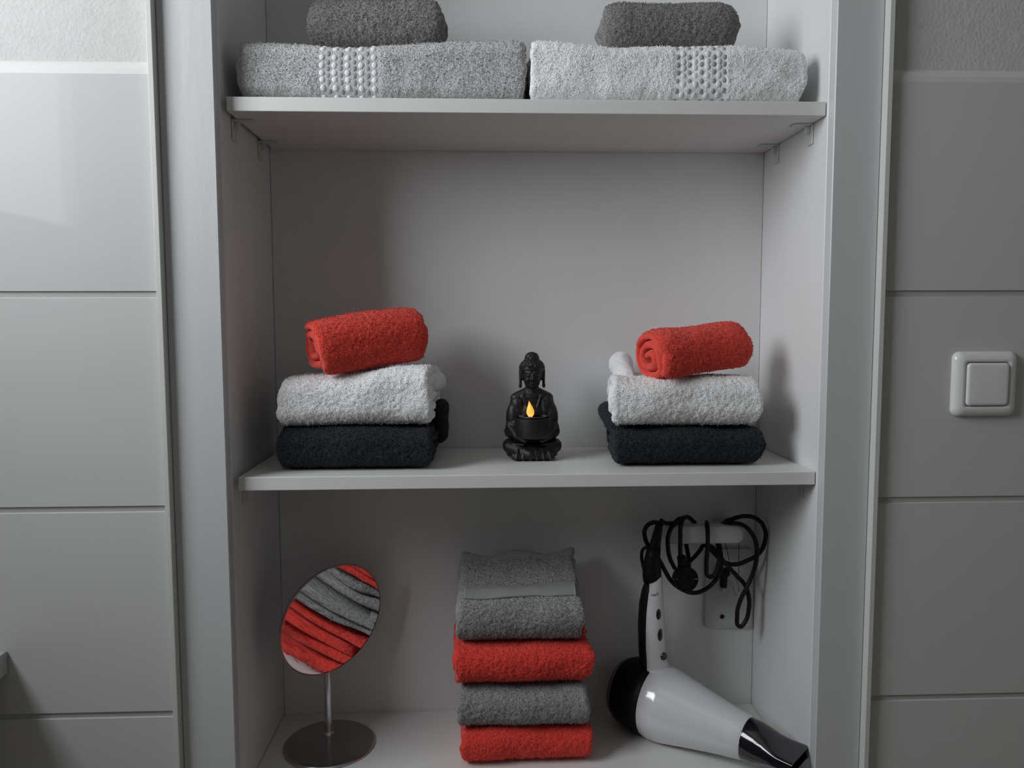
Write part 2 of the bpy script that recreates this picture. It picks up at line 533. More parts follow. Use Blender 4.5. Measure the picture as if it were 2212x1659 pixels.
for k, zt in enumerate(ZT):
    zb = max(ZT[k + 1] if k + 1 < len(ZT) else 0.0, 0.0)
    if zt <= 0: break
    for (x0, x1) in ((XL + 0.002, -1.0), (-0.997, -0.4605), (0.4540, 1.0540), (1.0570, 1.6570), (1.6600, XR - 0.002)):
        tile_at(x0, x1, zb + 0.0018, zt)
# narrow profile strips that close the tiles against the frame boards
for k, (x0, x1) in enumerate(((-0.4600, -0.4535), (0.4470, 0.4535))):
    o = box('trim_%d' % (k + 1), x0, x1, -0.0350, 0.02, 0.30, 2.25, 'trim_white', None, bevel=0.0006)
    o['kind'] = 'structure'


def struct_box(name, *a, **k):
    o = box(name, *a, **k); o['kind'] = 'structure'; return o


struct_box('floor', XL - 0.1, XR + 0.1, YBK - 0.1, 0.2, -0.05, 0.0, 'floor_tile')
struct_box('ceiling', XL - 0.1, XR + 0.1, YBK - 0.1, 0.2, ZC, ZC + 0.05, 'paint_room')
struct_box('wall_right', XR, XR + 0.1, YBK, 0.13, 0, ZC, 'paint_room')
struct_box('wall_front', XL - 0.1, XR + 0.1, YBK - 0.1, YBK, 0, ZC, 'paint_room')
wl = bpy.data.objects.new('wall_left', None); link(wl); wl['kind'] = 'structure'; wl.location = (XL, 0, 0)
box('wall_panel', -0.12, 0, YBK, WY0, 0, ZC, 'paint_room', wl)
box('wall_panel', -0.12, 0, WY1, 0.12, 0, ZC, 'paint_room', wl)
box('wall_panel', -0.12, 0, WY0, WY1, 0, WZ0, 'paint_room', wl)
box('wall_panel', -0.12, 0, WY0, WY1, WZ1, ZC, 'paint_room', wl)
wn = bpy.data.objects.new('window_1', None); link(wn); wn['kind'] = 'structure'; wn.location = (XL - 0.03, (WY0 + WY1) / 2, WZ0)
hw, hh = (WY1 - WY0) / 2, WZ1 - WZ0
for (y0, y1, z0, z1) in ((-hw, -hw + 0.040, 0, hh), (hw - 0.045, hw, 0, hh), (-hw, hw, 0, 0.045), (-hw, hw, hh - 0.045, hh)):
    box('window_frame', -0.02, 0.02, y0, y1, z0, z1, 'window_white', wn, bevel=0.004)

# ================================================================== CABINET
Z1, Z2, Z3, TH = 1.406491, 0.923210, 0.488088, 0.01772
YF, YB = -0.0220, 0.2210
cab = empty('wall_cabinet', (0, 0, 0.30), 'white open built-in cabinet with two shelves between the tiled wall parts', 'cabinet')


def cbox(name, x0, x1, y0, y1, z0, z1, m, bevel=0.0008):
    return box(name, x0, x1, y0, y1, z0 - 0.30, z1 - 0.30, m, cab, bevel=bevel, seg=1)


ZTOP = 1.86
cbox('side_panel', -0.404, -0.386, -0.0032, 0.240, 0.36, ZTOP, 'melamine')
cbox('side_panel', 0.386, 0.404, -0.0032, 0.240, 0.36, ZTOP, 'melamine')
cbox('back_panel', -0.3856, 0.3856, YB, YB + 0.012, 0.36, ZTOP, 'melamine')
cbox('bottom_panel', -0.3856, 0.3856, -0.002, YB - 0.0004, Z3 - 0.018, Z3, 'melamine_shelf')
cbox('top_panel', -0.3856, 0.3856, -0.002, YB, ZTOP - 0.018, ZTOP, 'melamine')
cbox('frame_board', -0.4533, -0.386, YF, -0.0040, 0.302, ZTOP + 0.39, 'frame_white', 0.0012)
cbox('frame_board', 0.386, 0.4468, YF, -0.0040, 0.302, ZTOP + 0.39, 'frame_white', 0.0012)
cbox('frame_board', -0.3858, 0.3858, YF, -0.0040, ZTOP, ZTOP + 0.39, 'frame_white', 0.0012)
cbox('frame_board', -0.3858, 0.3858, YF, -0.0022, 0.302, Z3 - 0.0006, 'frame_white', 0.0012)


def shelf(z, lab, dzR=0.0):
    o = box('shelf_board', -0.3790, 0.3847, 0.0, YB - 0.001, z - TH, z, 'melamine_shelf', None, bevel=0.0009)
    tag(o, lab, 'shelf')
    return o


shelf(Z1, 'white upper shelf board carrying the two bath towels')
shelf(Z2, 'white middle shelf board carrying the statue and two towel stacks')
# shelf brackets: small white angle plates
brk = None
for z, nm in ((Z1 - TH, 'upper'), (Z2 - TH, 'middle')):
    for sx, side in ((-1, 'left'), (1, 'right')):
        for y, dep in ((0.038, 'front'), (0.158, 'back')):
            if brk is None:
                b = bmesh.new()
                def addb(*a):
                    t_ = box_bm(*a, 0.0006, 1); me_ = bpy.data.meshes.new('t'); t_.to_mesh(me_); b.from_mesh(me_); bpy.data.meshes.remove(me_); t_.free()
                addb(0, 0.027, 0, 0.016, -0.0022, 0.0)
                addb(0, 0.0022, 0, 0.016, -0.027, -0.0022)
                addb(0.0022, 0.009, 0.006, 0.010, -0.012, -0.0022)
                o = from_bm('shelf_bracket', b, 'bracket_white'); brk = o
            else:
                o = brk.copy(); link(o)
            o.location = (sx * 0.3858, y if sx > 0 else y + 0.0, z - 0.0001)
            o.scale = (-sx, 1, 1)
            tag(o, 'small white angle bracket at the %s %s corner under the %s shelf' % (dep, side, nm), 'bracket', 'angle brackets under the shelves')

# ================================================================== LIGHT SWITCH
sw = empty('light_switch', (0.5915, YT, 1.0423), 'white square light switch on the right-hand tiles', 'switch')


def pillow(hw, hh, depth, r, mid_in, n=10, edge=0.5):
    """rounded-square plate; rings from the wall to the crown"""
    def sq(w, h, rad, y):
        pts = []
        for cx, cz, a0 in ((1, 1, 0), (-1, 1, 90), (-1, -1, 180), (1, -1, 270)):
            for k in range(n + 1):
                a = math.radians(a0 + 90 * k / n)
                pts.append(Vector((cx * (w - rad) + rad * math.cos(a), y, cz * (h - rad) + rad * math.sin(a))))
        return pts
    return sq


sq = pillow(0, 0, 0, 0, 0)
h = 0.0425
rings = [sq(h, h, 0.010, 0.0), sq(h, h, 0.010, -0.002), sq(h - 0.0008, h - 0.0008, 0.0098, -0.0045), sq(h - 0.0025, h - 0.0025, 0.009, -0.0072),
         sq(h - 0.0055, h - 0.0055, 0.008, -0.0094), sq(h - 0.010, h - 0.010, 0.006, -0.0105), sq(0.0290, 0.0290, 0.005, -0.0107), sq(0.0287, 0.0287, 0.005, -0.0040)]
loft('cover_frame', rings, 'plastic_switch', sw)
h = 0.0278
rings = [sq(h, h, 0.005, -0.004), sq(h, h, 0.005, -0.0105), sq(h - 0.0006, h - 0.0006, 0.005, -0.0122), sq(h - 0.0018, h - 0.0018, 0.0045, -0.0132), sq(h - 0.004, h - 0.004, 0.004, -0.0135), sq(0.004, 0.004, 0.002, -0.0130)]
loft('rocker', rings, 'plastic_switch', sw)

# ================================================================== LEDGE at the lower left
c = at(17, 1405, YT)
o = box('wall_ledge', XL + 0.02, c.x, YT - 0.42, YT - 0.0004, c.z - 0.030, c.z, 'ledge_grey', None, bevel=0.002)
tag(o, 'grey end of a wall-mounted ledge at the lower left edge of the picture', 'ledge')

# ================================================================== TOWELS
G_STACK = 'towels folded on the middle shelf'
G_ROLL = 'small rolled coral towels'
G_BATH = 'bath towels on the upper shelf'
# ---- upper shelf
def round_ends(x0, w_, k):
    def f(W):
        q = 1 - k * np.clip((np.abs(W[:, 0]) - x0) / w_, 0, 1.2) ** 2
        W[:, 1] *= q; W[:, 2] *= q
        return W
    return f


def bath_warp(sag):
    def f(W):
        k = np.clip((W[:, 2] + 0.03) / 0.06, 0, 1)
        W[:, 2] += sag(W[:, 0]) * k
        return W
    return f


xa, xb = at(501, 150, 0.01).x, at(1146, 150, 0.01).x
xs0 = (xa + xb) / 2
Hb = 0.083
def sag1(x): return -0.004 * np.exp(-((x + 0.05) / 0.09) ** 2) + 0.002 * np.clip((x - 0.05) / 0.1, -1, 1)
fl = (at(687, 150, 0.01).x - xs0, at(817, 150, 0.01).x - xs0)
o, P, Nn, surf = towel('bath_towel', 'terry_light_grey', xb - xa - 0.012, 0.20, Hb, t=0.0105, rc=0.018, loc=(xs0, 0.108, Z1), seed=21,
                       amp=0.003, bulge=(0.006, 0.002), warp=bath_warp(sag1), flat=fl, step=0.0021)
tag(o, 'light grey folded bath towel with rows of white woven dots', 'towel', G_BATH)
xs = [at(px, 150, 0.01).x - xs0 for px in (697, 725, 752, 779, 806)]
dot_rows(o, P, Nn, surf, xs, 'woven_white', 0.0, 'white woven dots')
dot_rows(o, P, Nn, surf, [(a + b) / 2 for a, b in zip(xs[:-1], xs[1:])], 'woven_grey', 0.005, 'grey woven dots', (0.0028, 0.0036, 0.0010))
xa, xb = at(1141, 150, 0.01).x, at(1748, 150, 0.01).x
xs0 = (xa + xb) / 2
def sag2(x): return -0.002 * np.exp(-((x) / 0.09) ** 2) + 0.003 * np.clip((-x - 0.1) / 0.06, 0, 1) - 0.004 * np.clip((x - 0.1) / 0.08, 0, 1)
fl = (at(1453, 150, 0.01).x - xs0, at(1570, 150, 0.01).x - xs0)
o, P, Nn, surf = towel('bath_towel', 'terry_white', xb - xa - 0.010, 0.20, Hb, t=0.0105, rc=0.018, loc=(xs0, 0.108, Z1), seed=45,
                       amp=0.0038, bulge=(0.002, 0.005), endamp=0.003, warp=bath_warp(sag2), flat=fl, step=0.0021, fuzz=1.0)
tag(o, 'white folded bath towel with rows of silver-grey woven dots', 'towel', G_BATH)
xs = [at(px, 150, 0.01).x - xs0 for px in (1461, 1488, 1515, 1542, 1565)]
dot_rows(o, P, Nn, surf, xs, 'woven_silver', 0.0, 'silver-grey woven dots', (0.0032, 0.0036, 0.0012))
dot_rows(o, P, Nn, surf, [(a + b) / 2 for a, b in zip(xs[:-1], xs[1:])], 'woven_white', 0.005, 'white woven dots', (0.0036, 0.0043, 0.0012))
# dark grey-brown rolls on top of the bath towels
for (px0, px1, lab, sd, yy) in ((657, 962, 'dark grey-brown rolled towel lying on the light grey bath towel', 61, 0.085),
                                (1297, 1602, 'dark grey-brown rolled towel lying on the white bath towel', 73, 0.085)):
    p0 = at(px0, 50, yy - 0.03); p1 = at(px1, 50, yy - 0.03)
    o, *_ = towel('rolled_towel', 'terry_brown_grey', p1.x - p0.x - 0.02, 0.082, 0.074, t=0.010, rc=0.030, loc=((p0.x + p1.x) / 2, yy, Z1 + Hb - 0.0045), seed=sd,
                  amp=0.003, bulge=(0.010, 0.010), start=0.1, step=0.002, fuzz=1.3,
                  warp=round_ends(0.064, 0.03, 0.22))
    tag(o, lab, 'towel', 'rolled towels on the bath towels')

# ---- middle shelf, left stack
def taper(kx=0.0, lift=0.0, topdx=0.0, H=0.06, shear=0.0, back=0.0):
    def f(W):
        u = np.clip((W[:, 2] + H / 2) / H, 0, 1)
        W[:, 0] *= 1 - back * np.clip((W[:, 1] + 0.05) / 0.1, 0, 1)
        W[:, 0] += W[:, 0] * kx * u + shear * u
        W[:, 2] += lift * (W[:, 0] / 0.1) * u
        return W
    return f


HN, HWT = 0.0575, 0.082
xa, xb = at(591, 980, 0.03).x, at(934, 980, 0.03).x
o, *_ = towel('folded_towel', 'terry_navy', xb - xa - 0.010, 0.185, HN + 0.004, t=0.011, rc=0.020, loc=((xa + xb) / 2, 0.1185, Z2), seed=101, amp=0.0035,
              bulge=(0.006, 0.006), fuzz=1.6)
tag(o, 'dark navy folded towel, bottom of the left stack on the middle shelf', 'towel', G_STACK)
curl('folded_corner', o, 'terry_navy', [(0.108, 0.055, 0.028), (0.1115, 0.035, 0.052), (0.113, 0.022, 0.076)], [0.013, 0.0115, 0.011], 5)
xa, xb = at(595, 850, 0.03).x, at(938, 850, 0.03).x
o, *_ = towel('folded_towel', 'terry_white', xb - xa - 0.012, 0.175, HWT, t=0.012, rc=0.024, loc=((xa + xb) / 2, 0.115, Z2 + HN + 0.0005), rot=(0, 0, 0), seed=113, amp=0.005,
              bulge=(0.006, 0.006), fuzz=1.35, warp=taper(0.0, 0.008, H=HWT))
tag(o, 'white folded towel, middle of the left stack under a coral roll', 'towel', G_STACK)
curl('folded_corner', o, 'terry_white', [(0.094, 0.005, 0.055), (0.100, 0.035, 0.056), (0.100, 0.065, 0.052)], [0.011, 0.015, 0.014], 9)


def roll(pL, pR, dia, lab, sd, m='terry_coral', **kw):
    """roll between two end centres"""
    ax = (pR - pL); L = ax.length
    mid = (pL + pR) / 2
    yaw = math.atan2(ax.y, ax.x); pitch = -math.asin(ax.z / L)
    R = Matrix.Rotation(yaw, 4, 'Z') @ Matrix.Rotation(pitch, 4, 'Y')
    o, *_ = towel('rolled_towel', m, L, dia * 1.04, dia, t=0.0115, loc=(0, 0, 0), seed=sd, amp=0.0035, loose=0.05, endamp=0.004, fuzz=1.2, **kw)
    off = R @ Vector((0, 0, -dia / 2))
    o.location = mid + off
    o.rotation_euler = R.to_euler()
    tag(o, lab, 'towel', G_ROLL)
    return o


zw = Z2 + HN + HWT
def cone(W):
    k = 1 + 0.10 * (-W[:, 0] / 0.07) * 0.0
    W[:, 1] *= k; W[:, 2] *= k
    return W


roll(at(676, 752, 0.050), at(894, 718, 0.120), 0.084, 'coral red rolled towel on the left towel stack', 131, start=0.12, rc=0.030, bulge=(0.0, 0.006), warp=round_ends(0.055, 0.03, 0.12))
# ---- middle shelf, right stack
HN, HWT = 0.0535, 0.075
xa, xb = at(1322, 970, 0.035).x, at(1658, 970, 0.035).x
o, *_ = towel('folded_towel', 'terry_navy', xb - xa - 0.010, 0.180, HN + 0.004, t=0.011, rc=0.020, loc=((xa + xb) / 2, 0.1215, Z2), seed=151, amp=0.0035,
              bulge=(0.006, 0.006), fuzz=1.6, warp=taper(back=0.17))
tag(o, 'dark navy folded towel, bottom of the right stack on the middle shelf', 'towel', G_STACK)
curl('folded_corner', o, 'terry_navy', [(-0.084, -0.005, 0.040), (-0.092, 0.005, 0.054), (-0.099, 0.015, 0.069)], [0.012, 0.0135, 0.0135], 15)
xa, xb = at(1328, 860, 0.03).x, at(1657, 860, 0.03).x
o, *_ = towel('folded_towel', 'terry_white', xb - xa - 0.012, 0.175, HWT, t=0.012, rc=0.024, loc=((xa + xb) / 2, 0.117, Z2 + HN + 0.0005), seed=167, amp=0.005,
              bulge=(0.006, 0.006), fuzz=1.35, warp=taper(0.0, -0.001, H=HWT, back=0.15))
tag(o, 'white folded towel, middle of the right stack under a coral roll', 'towel', G_STACK)
curl('folded_corner', o, 'terry_white', [(-0.070, -0.020, 0.050), (-0.074, 0.010, 0.070), (-0.070, 0.060, 0.082)], [0.012, 0.015, 0.019], 19)
roll(at(1402, 771, 0.055), at(1580, 747, 0.105), 0.083, 'coral red rolled towel on the right towel stack', 181, start=0.16, rc=0.033, bulge=(0.0, 0.012), warp=round_ends(0.045, 0.03, 0.12))

# ---- bottom: stack of four
z = Z3
xc = 0.0
spec = [('terry_red', 0.056, 0.193, -0.0010, 'red folded towel at the very bottom of the four-towel stack', 201),
        ('terry_mid_grey', 0.065, 0.190, -0.0030, 'plain mid-grey folded towel between the two red ones', 211),
        ('terry_red', 0.064, 0.200, -0.0055, 'red folded towel right under the top grey one', 223),
        ('terry_mid_grey', 0.080, 0.186, -0.0080, 'mid-grey folded towel with a flat woven band, top of the stack', 233)]
for k, (m, hgt, L, dx, lab, sd) in enumerate(spec):
    def wf(W, k=k, hgt=hgt):
        u = np.clip((W[:, 2] + hgt / 2) / hgt, 0, 1)
        bk = np.clip((W[:, 1] + 0.02) / 0.09, 0, 1)
        W[:, 2] += bk * (0.003 * k + u * (0.003, 0.003, 0.004, 0.042)[k])
        if k == 3:
            W[:, 2] += u * 0.0045 * np.cos(W[:, 0] / 0.09 * 2 * PI) * np.clip(W[:, 1] / 0.06, 0, 1)
            W[:, 0] *= 1 - 0.05 * u
        return W
    o, P, Nn, surf = towel('folded_towel', m, L - 0.010, 0.158 - 0.002 * k, hgt, t=0.0100, loose=(0.22 if k in (0, 2) else 0.05), rc=(0.038 if k == 3 else 0.026), loc=(dx, 0.1225, z), seed=sd, amp=0.004,
                           bulge=(0.006, 0.006), fuzz=1.5, warp=wf, rot=(0, 0, math.radians((0.6, -0.5, 0.5, -0.6)[k])))
    tag(o, lab, 'towel', 'towels of the four-towel stack')
    z += hgt - 0.0025
    if k == 3:
        pf = np.where((P[:, 1] > 0) & (np.arange(len(P)) < len(P) * 0.6))[0]
        seg = np.linalg.norm(np.diff(P, axis=0), axis=1); arc = np.concatenate([[0], np.cumsum(seg)])
        # arc position of the start of the top, measured along the outer wrap
        i0 = np.where((P[:, 1] > 0.022) & (P[:, 0] < 0))[0][0]
        idx = np.where((arc > arc[i0]) & (arc < arc[i0] + 0.030))[0]
        band_part('woven_band', o, surf, np.linspace(-L / 2 + 0.008, L / 2 - 0.008, 60), idx, 'woven_band_grey')

# ================================================================== BUDDHA STATUE
bpos = Vector((at(1152, 998, 0.094).x, 0.122, Z2))
st = empty('seated_statue', bpos, 'small black seated statue in meditation pose holding a candle bowl', 'statue')
bm = bmesh.new()


def ell(c, r, rot=None, sub=3):
    mt = Matrix.Translation(Vector(c) / 1000)
    if rot is not None: mt = mt @ rot
    bmesh.ops.create_icosphere(bm, subdivisions=sub, radius=1, matrix=mt @ Matrix.Diagonal((r[0] / 1000, r[1] / 1000, r[2] / 1000, 1)))


def cap(p, q, r0, r1, n=10):
    p = Vector(p); q = Vector(q)
    for k in range(n + 1):
        f = k / n; r = r0 * (1 - f) + r1 * f
        ell(p.lerp(q, f), (r, r, r), sub=2)


ell((0, 0, 7), (38, 26, 9)); ell((0, 0, 14), (42, 27, 12))           # seat and crossed legs
cap((8, 4, 18), (33, -3, 20), 13, 11); cap((-8, 4, 18), (-33, -3, 20), 13, 11)
cap((33, -6, 19), (4, -22, 11), 10.5, 8); cap((-33, -6, 19), (-4, -24, 10), 10.5, 8)
cap((-26, -21, 7), (26, -21, 7), 6.5, 6.5)
for k, x in enumerate((-22, -13, -4, 5, 14, 23)):                    # robe folds over the shins
    cap((x, -24, 16 - (k % 2) * 2), (x * 1.12, -27, 4), 2.0, 2.6, 6)
for sx in (-1, 1):
    for q in range(3):
        cap((sx * (38 - 3 * q), -8, 24 - 5 * q), (sx * (14 - 2 * q), -25 + q, 24 - 6 * q), 2.2, 1.6, 12)
ell((0, 3, 42), (27, 18, 22)); ell((0, 3, 66), (26, 16, 24)); ell((0, 3, 84), (25, 13, 13))   # belly, chest, shoulders
cap((0, 3, 90), (0, 2, 110), 11.5, 10, 8)
ell((0, 3, 91), (24, 13, 10))
for sx in (-1, 1):
    cap((sx * 6, 3, 98), (sx * 23, 3, 89), 8.5, 9); ell((sx * 20, 2, 70), (12, 13, 24)); ell((sx * 24, 0, 52), (13, 14, 14))
for sx in (-1, 1):
    cap((sx * 21, 3, 88), (sx * 26, 0, 66), 8, 9); cap((sx * 26, 0, 66), (sx * 31, -4, 48), 9, 8.5)
    cap((sx * 31, -4, 47), (sx * 24, -20, 37), 9, 6); cap((sx * 24, -20, 37), (sx * 12, -28, 31), 6, 4.2)
    ell((sx * 32, -2, 41), (9, 11, 10))
    ell((sx * 27, 0, 60), (11.5, 12, 25))
    for q in range(3):
        cap((sx * (17 + q * 4), -8.5 + q, 86 - q * 3), (sx * (19 + q * 5), -10 + q * 1.5, 52), 2.0, 1.6, 20)
    cap((sx * 13, -7.2, 95), (sx * 5, -10.8, 70), 1.8, 1.4, 16)
    ell((sx * 21, 2, 80), (12, 13, 15))
# head
ell((0, 0, 125), (15.2, 15.5, 19)); ell((0, -3, 113), (11.5, 11, 9.5)); ell((0, -8, 108), (5.5, 5.5, 4))
ell((0, 1, 133), (17.6, 17, 14)); ell((0, 2, 148), (9.5, 9.5, 8))
cap((0, -15.2, 126), (0, -17.2, 118.5), 1.5, 2.1, 8); ell((-2.1, -15.9, 118), (1.5, 1.6, 1.3)); ell((2.1, -15.9, 118), (1.5, 1.6, 1.3))
for sx in (-1, 1):
    cap((sx * 3, -15.2, 127.5), (sx * 10, -12.2, 128), 1.3, 1.0, 8)            # brows
    ell((sx * 6.0, -13.6, 123.3), (3.2, 1.9, 1.7))                              # closed lids
    ell((sx * 6.5, -12, 117), (4.5, 3.2, 4))                                    # cheeks
    cap((sx * 16.6, 0, 130), (sx * 17.0, -1, 112), 3.0, 2.2, 12); ell((sx * 17.2, -1, 108.5), (2.6, 2.2, 4.2))   # long ears
ell((0, -14.2, 112.9), (3.9, 1.7, 1.0)); ell((0, -14.0, 111.0), (3.0, 1.6, 1.1))
# curls of hair
ga = PI * (3 - math.sqrt(5))
for k in range(230):
    zz = 1 - 2 * (k + 0.5) / 230; rr = math.sqrt(1 - zz * zz); a = ga * k
    d = Vector((rr * math.cos(a), rr * math.sin(a), zz))
    p = Vector((0, 1, 133)) + Vector((17.6 * d.x, 17 * d.y, 14.5 * d.z))
    if p.z > 133.5 + max(0, -d.y) * 3 or (d.y > 0.0 and p.z > 118):
        ell(p, (2.2, 2.2, 2.2), sub=1)
for k in range(60):
    zz = 1 - 1.3 * (k + 0.5) / 60; rr = math.sqrt(max(0, 1 - zz * zz)); a = ga * k
    ell(Vector((0, 2, 148)) + Vector((9.6 * rr * math.cos(a), 9.6 * rr * math.sin(a), 8.2 * zz)), (1.9, 1.9, 1.9), sub=1)
body = from_bm('figure', bm, 'statue_black', st, smooth=True)
remesh(body, 0.0008, 2, 0.4)
# flatten the underside
co = np.empty(len(body.data.vertices) * 3, np.float32); body.data.vertices.foreach_get('co', co)
co = co.reshape(-1, 3); co[:, 2] = np.maximum(co[:, 2], 0.0); body.data.vertices.foreach_set('co', co.ravel()); body.data.update()
# bowl held in the lap
mm = 0.001
prof = [(34.0, 6), (34.2, 20), (35.5, 24.2), (38, 25.6), (48, 26.0), (60, 26.2), (63.0, 26.0), (63.6, 25.2), (63.2, 23.6), (60, 22.6), (52, 22.0), (50, 5)]
bowl = loft('candle_bowl', lathe_rings(Vector((0, -0.022, 0)), Vector((0, 0, 1)), [(d * mm, r * mm) for d, r in prof], 64), 'statue_black', st)
auto_smooth(bowl, 40)
# the electric tealight that sits in the bowl
tl = empty('led_tealight', bpos + Vector((0.0, -0.022, 0.0516)), 'black electric tealight with a lit yellow flame in the statue\'s bowl', 'candle')
prof = [(0.0, 18.5), (0.6, 19.2), (12.5, 19.4), (13.5, 19.6)]
cse = loft('casing', lathe_rings(Vector((0, 0, 0)), Vector((0, 0, 1)), [(d * mm, r * mm) for d, r in prof], 48), 'candle_case', tl)
prof = [(13.5, 18.0), (13.5, 20.4), (14.3, 20.6), (14.6, 20.2), (14.4, 18.6), (13.6, 17.5), (13.2, 4), (13.2, 1)]
rm = loft('rim', lathe_rings(Vector((0, 0, 0)), Vector((0, 0, 1)), [(d * mm, r * mm) for d, r in prof], 48), 'candle_rim', tl)
rings = []
for zz, r in [(0, 2.6), (2, 4.0), (5, 5.4), (8, 5.6), (11, 4.9), (14, 3.8), (17, 2.5), (20, 1.3), (22, 0.5), (23, 0.1)]:
    cx = -0.0004 - 0.0020 * (zz / 23) ** 2
    rings.append([Vector((cx + r * mm * math.cos(t), r * mm * 0.85 * math.sin(t), zz * mm)) for t in [2 * PI * k / 28 for k in range(28)]])
fl = loft('flame', rings, 'flame', tl)
fl.location = (-0.0035, -0.004, 0.0132)

# ================================================================== STANDING MIRROR
bc = at(711.5, 1599, 0.124); bc.z = Z3
mi = empty('cosmetic_mirror', Vector((bc.x, 0.124, Z3)), 'round chrome cosmetic mirror on a stand, reflecting the folded towels', 'mirror')
R0 = 0.068
prof = [(0.0, R0 - 0.001), (0.0006, R0), (0.0026, R0), (0.0040, R0 - 0.0015), (0.0047, R0 - 0.005), (0.0050, R0 - 0.012), (0.0052, 0.012), (0.0052, 0.001)]
bs = loft('base', lathe_rings(Vector((0, 0, 0)), Vector((0, 0, 1)), prof, 96), 'chrome_dark', mi); auto_smooth(bs, 30)
sy = 0.020
cpos = at(718, 1338, 0.118) - Vector((bc.x, 0.124, Z3))       # disc centre, local
ray = (at(718, 1338, 0.118) - CAM).normalized()
wdir = (RGT * 0.80 - UPV * 0.60); wdir = (wdir - ray * wdir.dot(ray)).normalized()
nrm = (-ray * math.cos(math.radians(43.0)) + wdir * math.sin(math.radians(43.0))).normalized()
top = cpos - nrm * 0.016
sx0 = top.x * 0.0 + at(711, 1582, 0.146).x - bc.x
prof = [(0.0045, 0.0082), (0.008, 0.0080), (0.010, 0.0060), (0.012, 0.0054), (0.05, 0.0053), (cpos.z - 0.01, 0.0053), (cpos.z, 0.0048)]
sp_ = loft('stem', lathe_rings(Vector((sx0, sy, 0)), Vector((0, 0, 1)), prof, 24), 'chrome', mi); auto_smooth(sp_, 40)
tube('hinge', [Vector((sx0, sy, cpos.z - 0.002)), Vector((sx0, sy, cpos.z + 0.002)).lerp(cpos - nrm * 0.006, 0.5), cpos - nrm * 0.004], 0.0042, 'chrome', mi)
RD = 0.0858
prof = [(-0.0045, 0.004), (-0.0045, RD - 0.010), (-0.003, RD - 0.002), (-0.001, RD), (0.0012, RD + 0.0003), (0.0018, RD - 0.0004), (0.0016, RD - 0.0014), (-0.0042, RD - 0.0018), (-0.0043, 0.002)]
dsk = loft('mirror_frame', lathe_rings(cpos, nrm, prof, 96), 'chrome_dark', mi); auto_smooth(dsk, 35)
gl = loft('mirror_glass', lathe_rings(cpos, nrm, [(-0.0042, RD - 0.0020)] + [(0.0014 - (RD ** 2 - r_ * r_) / (2 * 0.68), r_) for r_ in [(RD - 0.0020) * (1 - k / 24) for k in range(24)] + [0.0005]], 128), 'mirror_glass', mi); auto_smooth(gl, 20)

# ================================================================== HAIR DRYER
pr_ = at(1343, 1482, 0.180); pj = at(1617, 1596, 0.033)
hd = empty('hair_dryer', Vector((pr_.x + 0.06, 0.13, Z3)), 'white hair dryer with black nozzle standing in the lower right corner', 'hair dryer')
O = Vector(hd.location)
ax = (pj - pr_); LA = ax.length; axn = ax.normalized()
p0 = pr_ - O
# housing: barrel fused with the handle
bm = bmesh.new()


def add_loft(bm, rings):
    n = len(rings[0]); vs = [[bm.verts.new(p) for p in r] for r in rings]
    for i in range(len(rings) - 1):
        for j in range(n):
            bm.faces.new((vs[i][j], vs[i][(j + 1) % n], vs[i + 1][(j + 1) % n], vs[i + 1][j]))
    bm.faces.new(vs[0]); bm.faces.new(vs[-1][::-1])


prof = [(0.052, 0.052), (0.060, 0.0558), (0.070, 0.0572), (0.085, 0.0562), (0.105, 0.0518), (0.125, 0.0472), (0.145, 0.0428), (0.165, 0.0387), (0.185, 0.0350), (0.205, 0.0319), (0.220, 0.0299), (LA, 0.0284)]
prof = [(min(d, LA), r) for d, r in prof]
add_loft(bm, lathe_rings(p0, axn, prof, 64))


def hring(px, py, Y, rx, ry, n=40, tilt=0.0):
    c = at(px, py, Y) - O
    return [c + Vector((rx * math.cos(2 * PI * k / n), ry * math.sin(2 * PI * k / n), tilt * math.cos(2 * PI * k / n) * rx)) for k in range(n)]


HY = 0.138
hr = [hring(1432, 1500, HY, 0.030, 0.030), hring(1418, 1448, HY, 0.0225, 0.021), hring(1414, 1418, HY, 0.0182, 0.0185), hring(1412, 1375, HY, 0.0168, 0.018),
      hring(1412, 1320, HY, 0.0160, 0.018), hring(1413, 1280, HY, 0.0138, 0.0165), hring(1414, 1256, HY, 0.0120, 0.015, tilt=0.35), hring(1414, 1246, HY, 0.0110, 0.014, tilt=0.4)]
add_loft(bm, hr[::-1])
hs = from_bm('housing', bm, 'dryer_white', hd, smooth=True)
remesh(hs, 0.0014, 14, 0.6)
# black rear intake with its silver ring
prof = [(0.0, 0.034), (0.0, 0.0435), (0.0035, 0.0455), (0.006, 0.0462)]
loft('intake_ring', lathe_rings(p0, axn, prof, 64), 'dryer_ring', hd)
prof = [(0.002, 0.004), (0.002, 0.0400), (0.0062, 0.0440), (0.0075, 0.0478), (0.016, 0.0520), (0.034, 0.0552), (0.052, 0.0566), (0.060, 0.0568), (0.0615, 0.0560)]
ic = loft('rear_cap', lathe_rings(p0, axn, prof, 64), 'dryer_black', hd); auto_smooth(ic, 40)
bm = bmesh.new()
aa = axn.orthogonal().normalized(); bb = axn.cross(aa)
for k in range(14):                                             # intake grille ribs
    off = (-0.034 + 0.0052 * k)
    half = math.sqrt(max(0.0, 0.038 ** 2 - off ** 2))
    mt = Matrix((aa, bb, axn)).transposed().to_4x4(); mt.translation = p0 + axn * 0.0015 + aa * off
    bmesh.ops.create_cube(bm, size=1, matrix=mt @ Matrix.Diagonal((0.0018, 2 * half + 0.001, 0.0022, 1)))
from_bm('intake_grille', bm, 'dryer_black', hd)
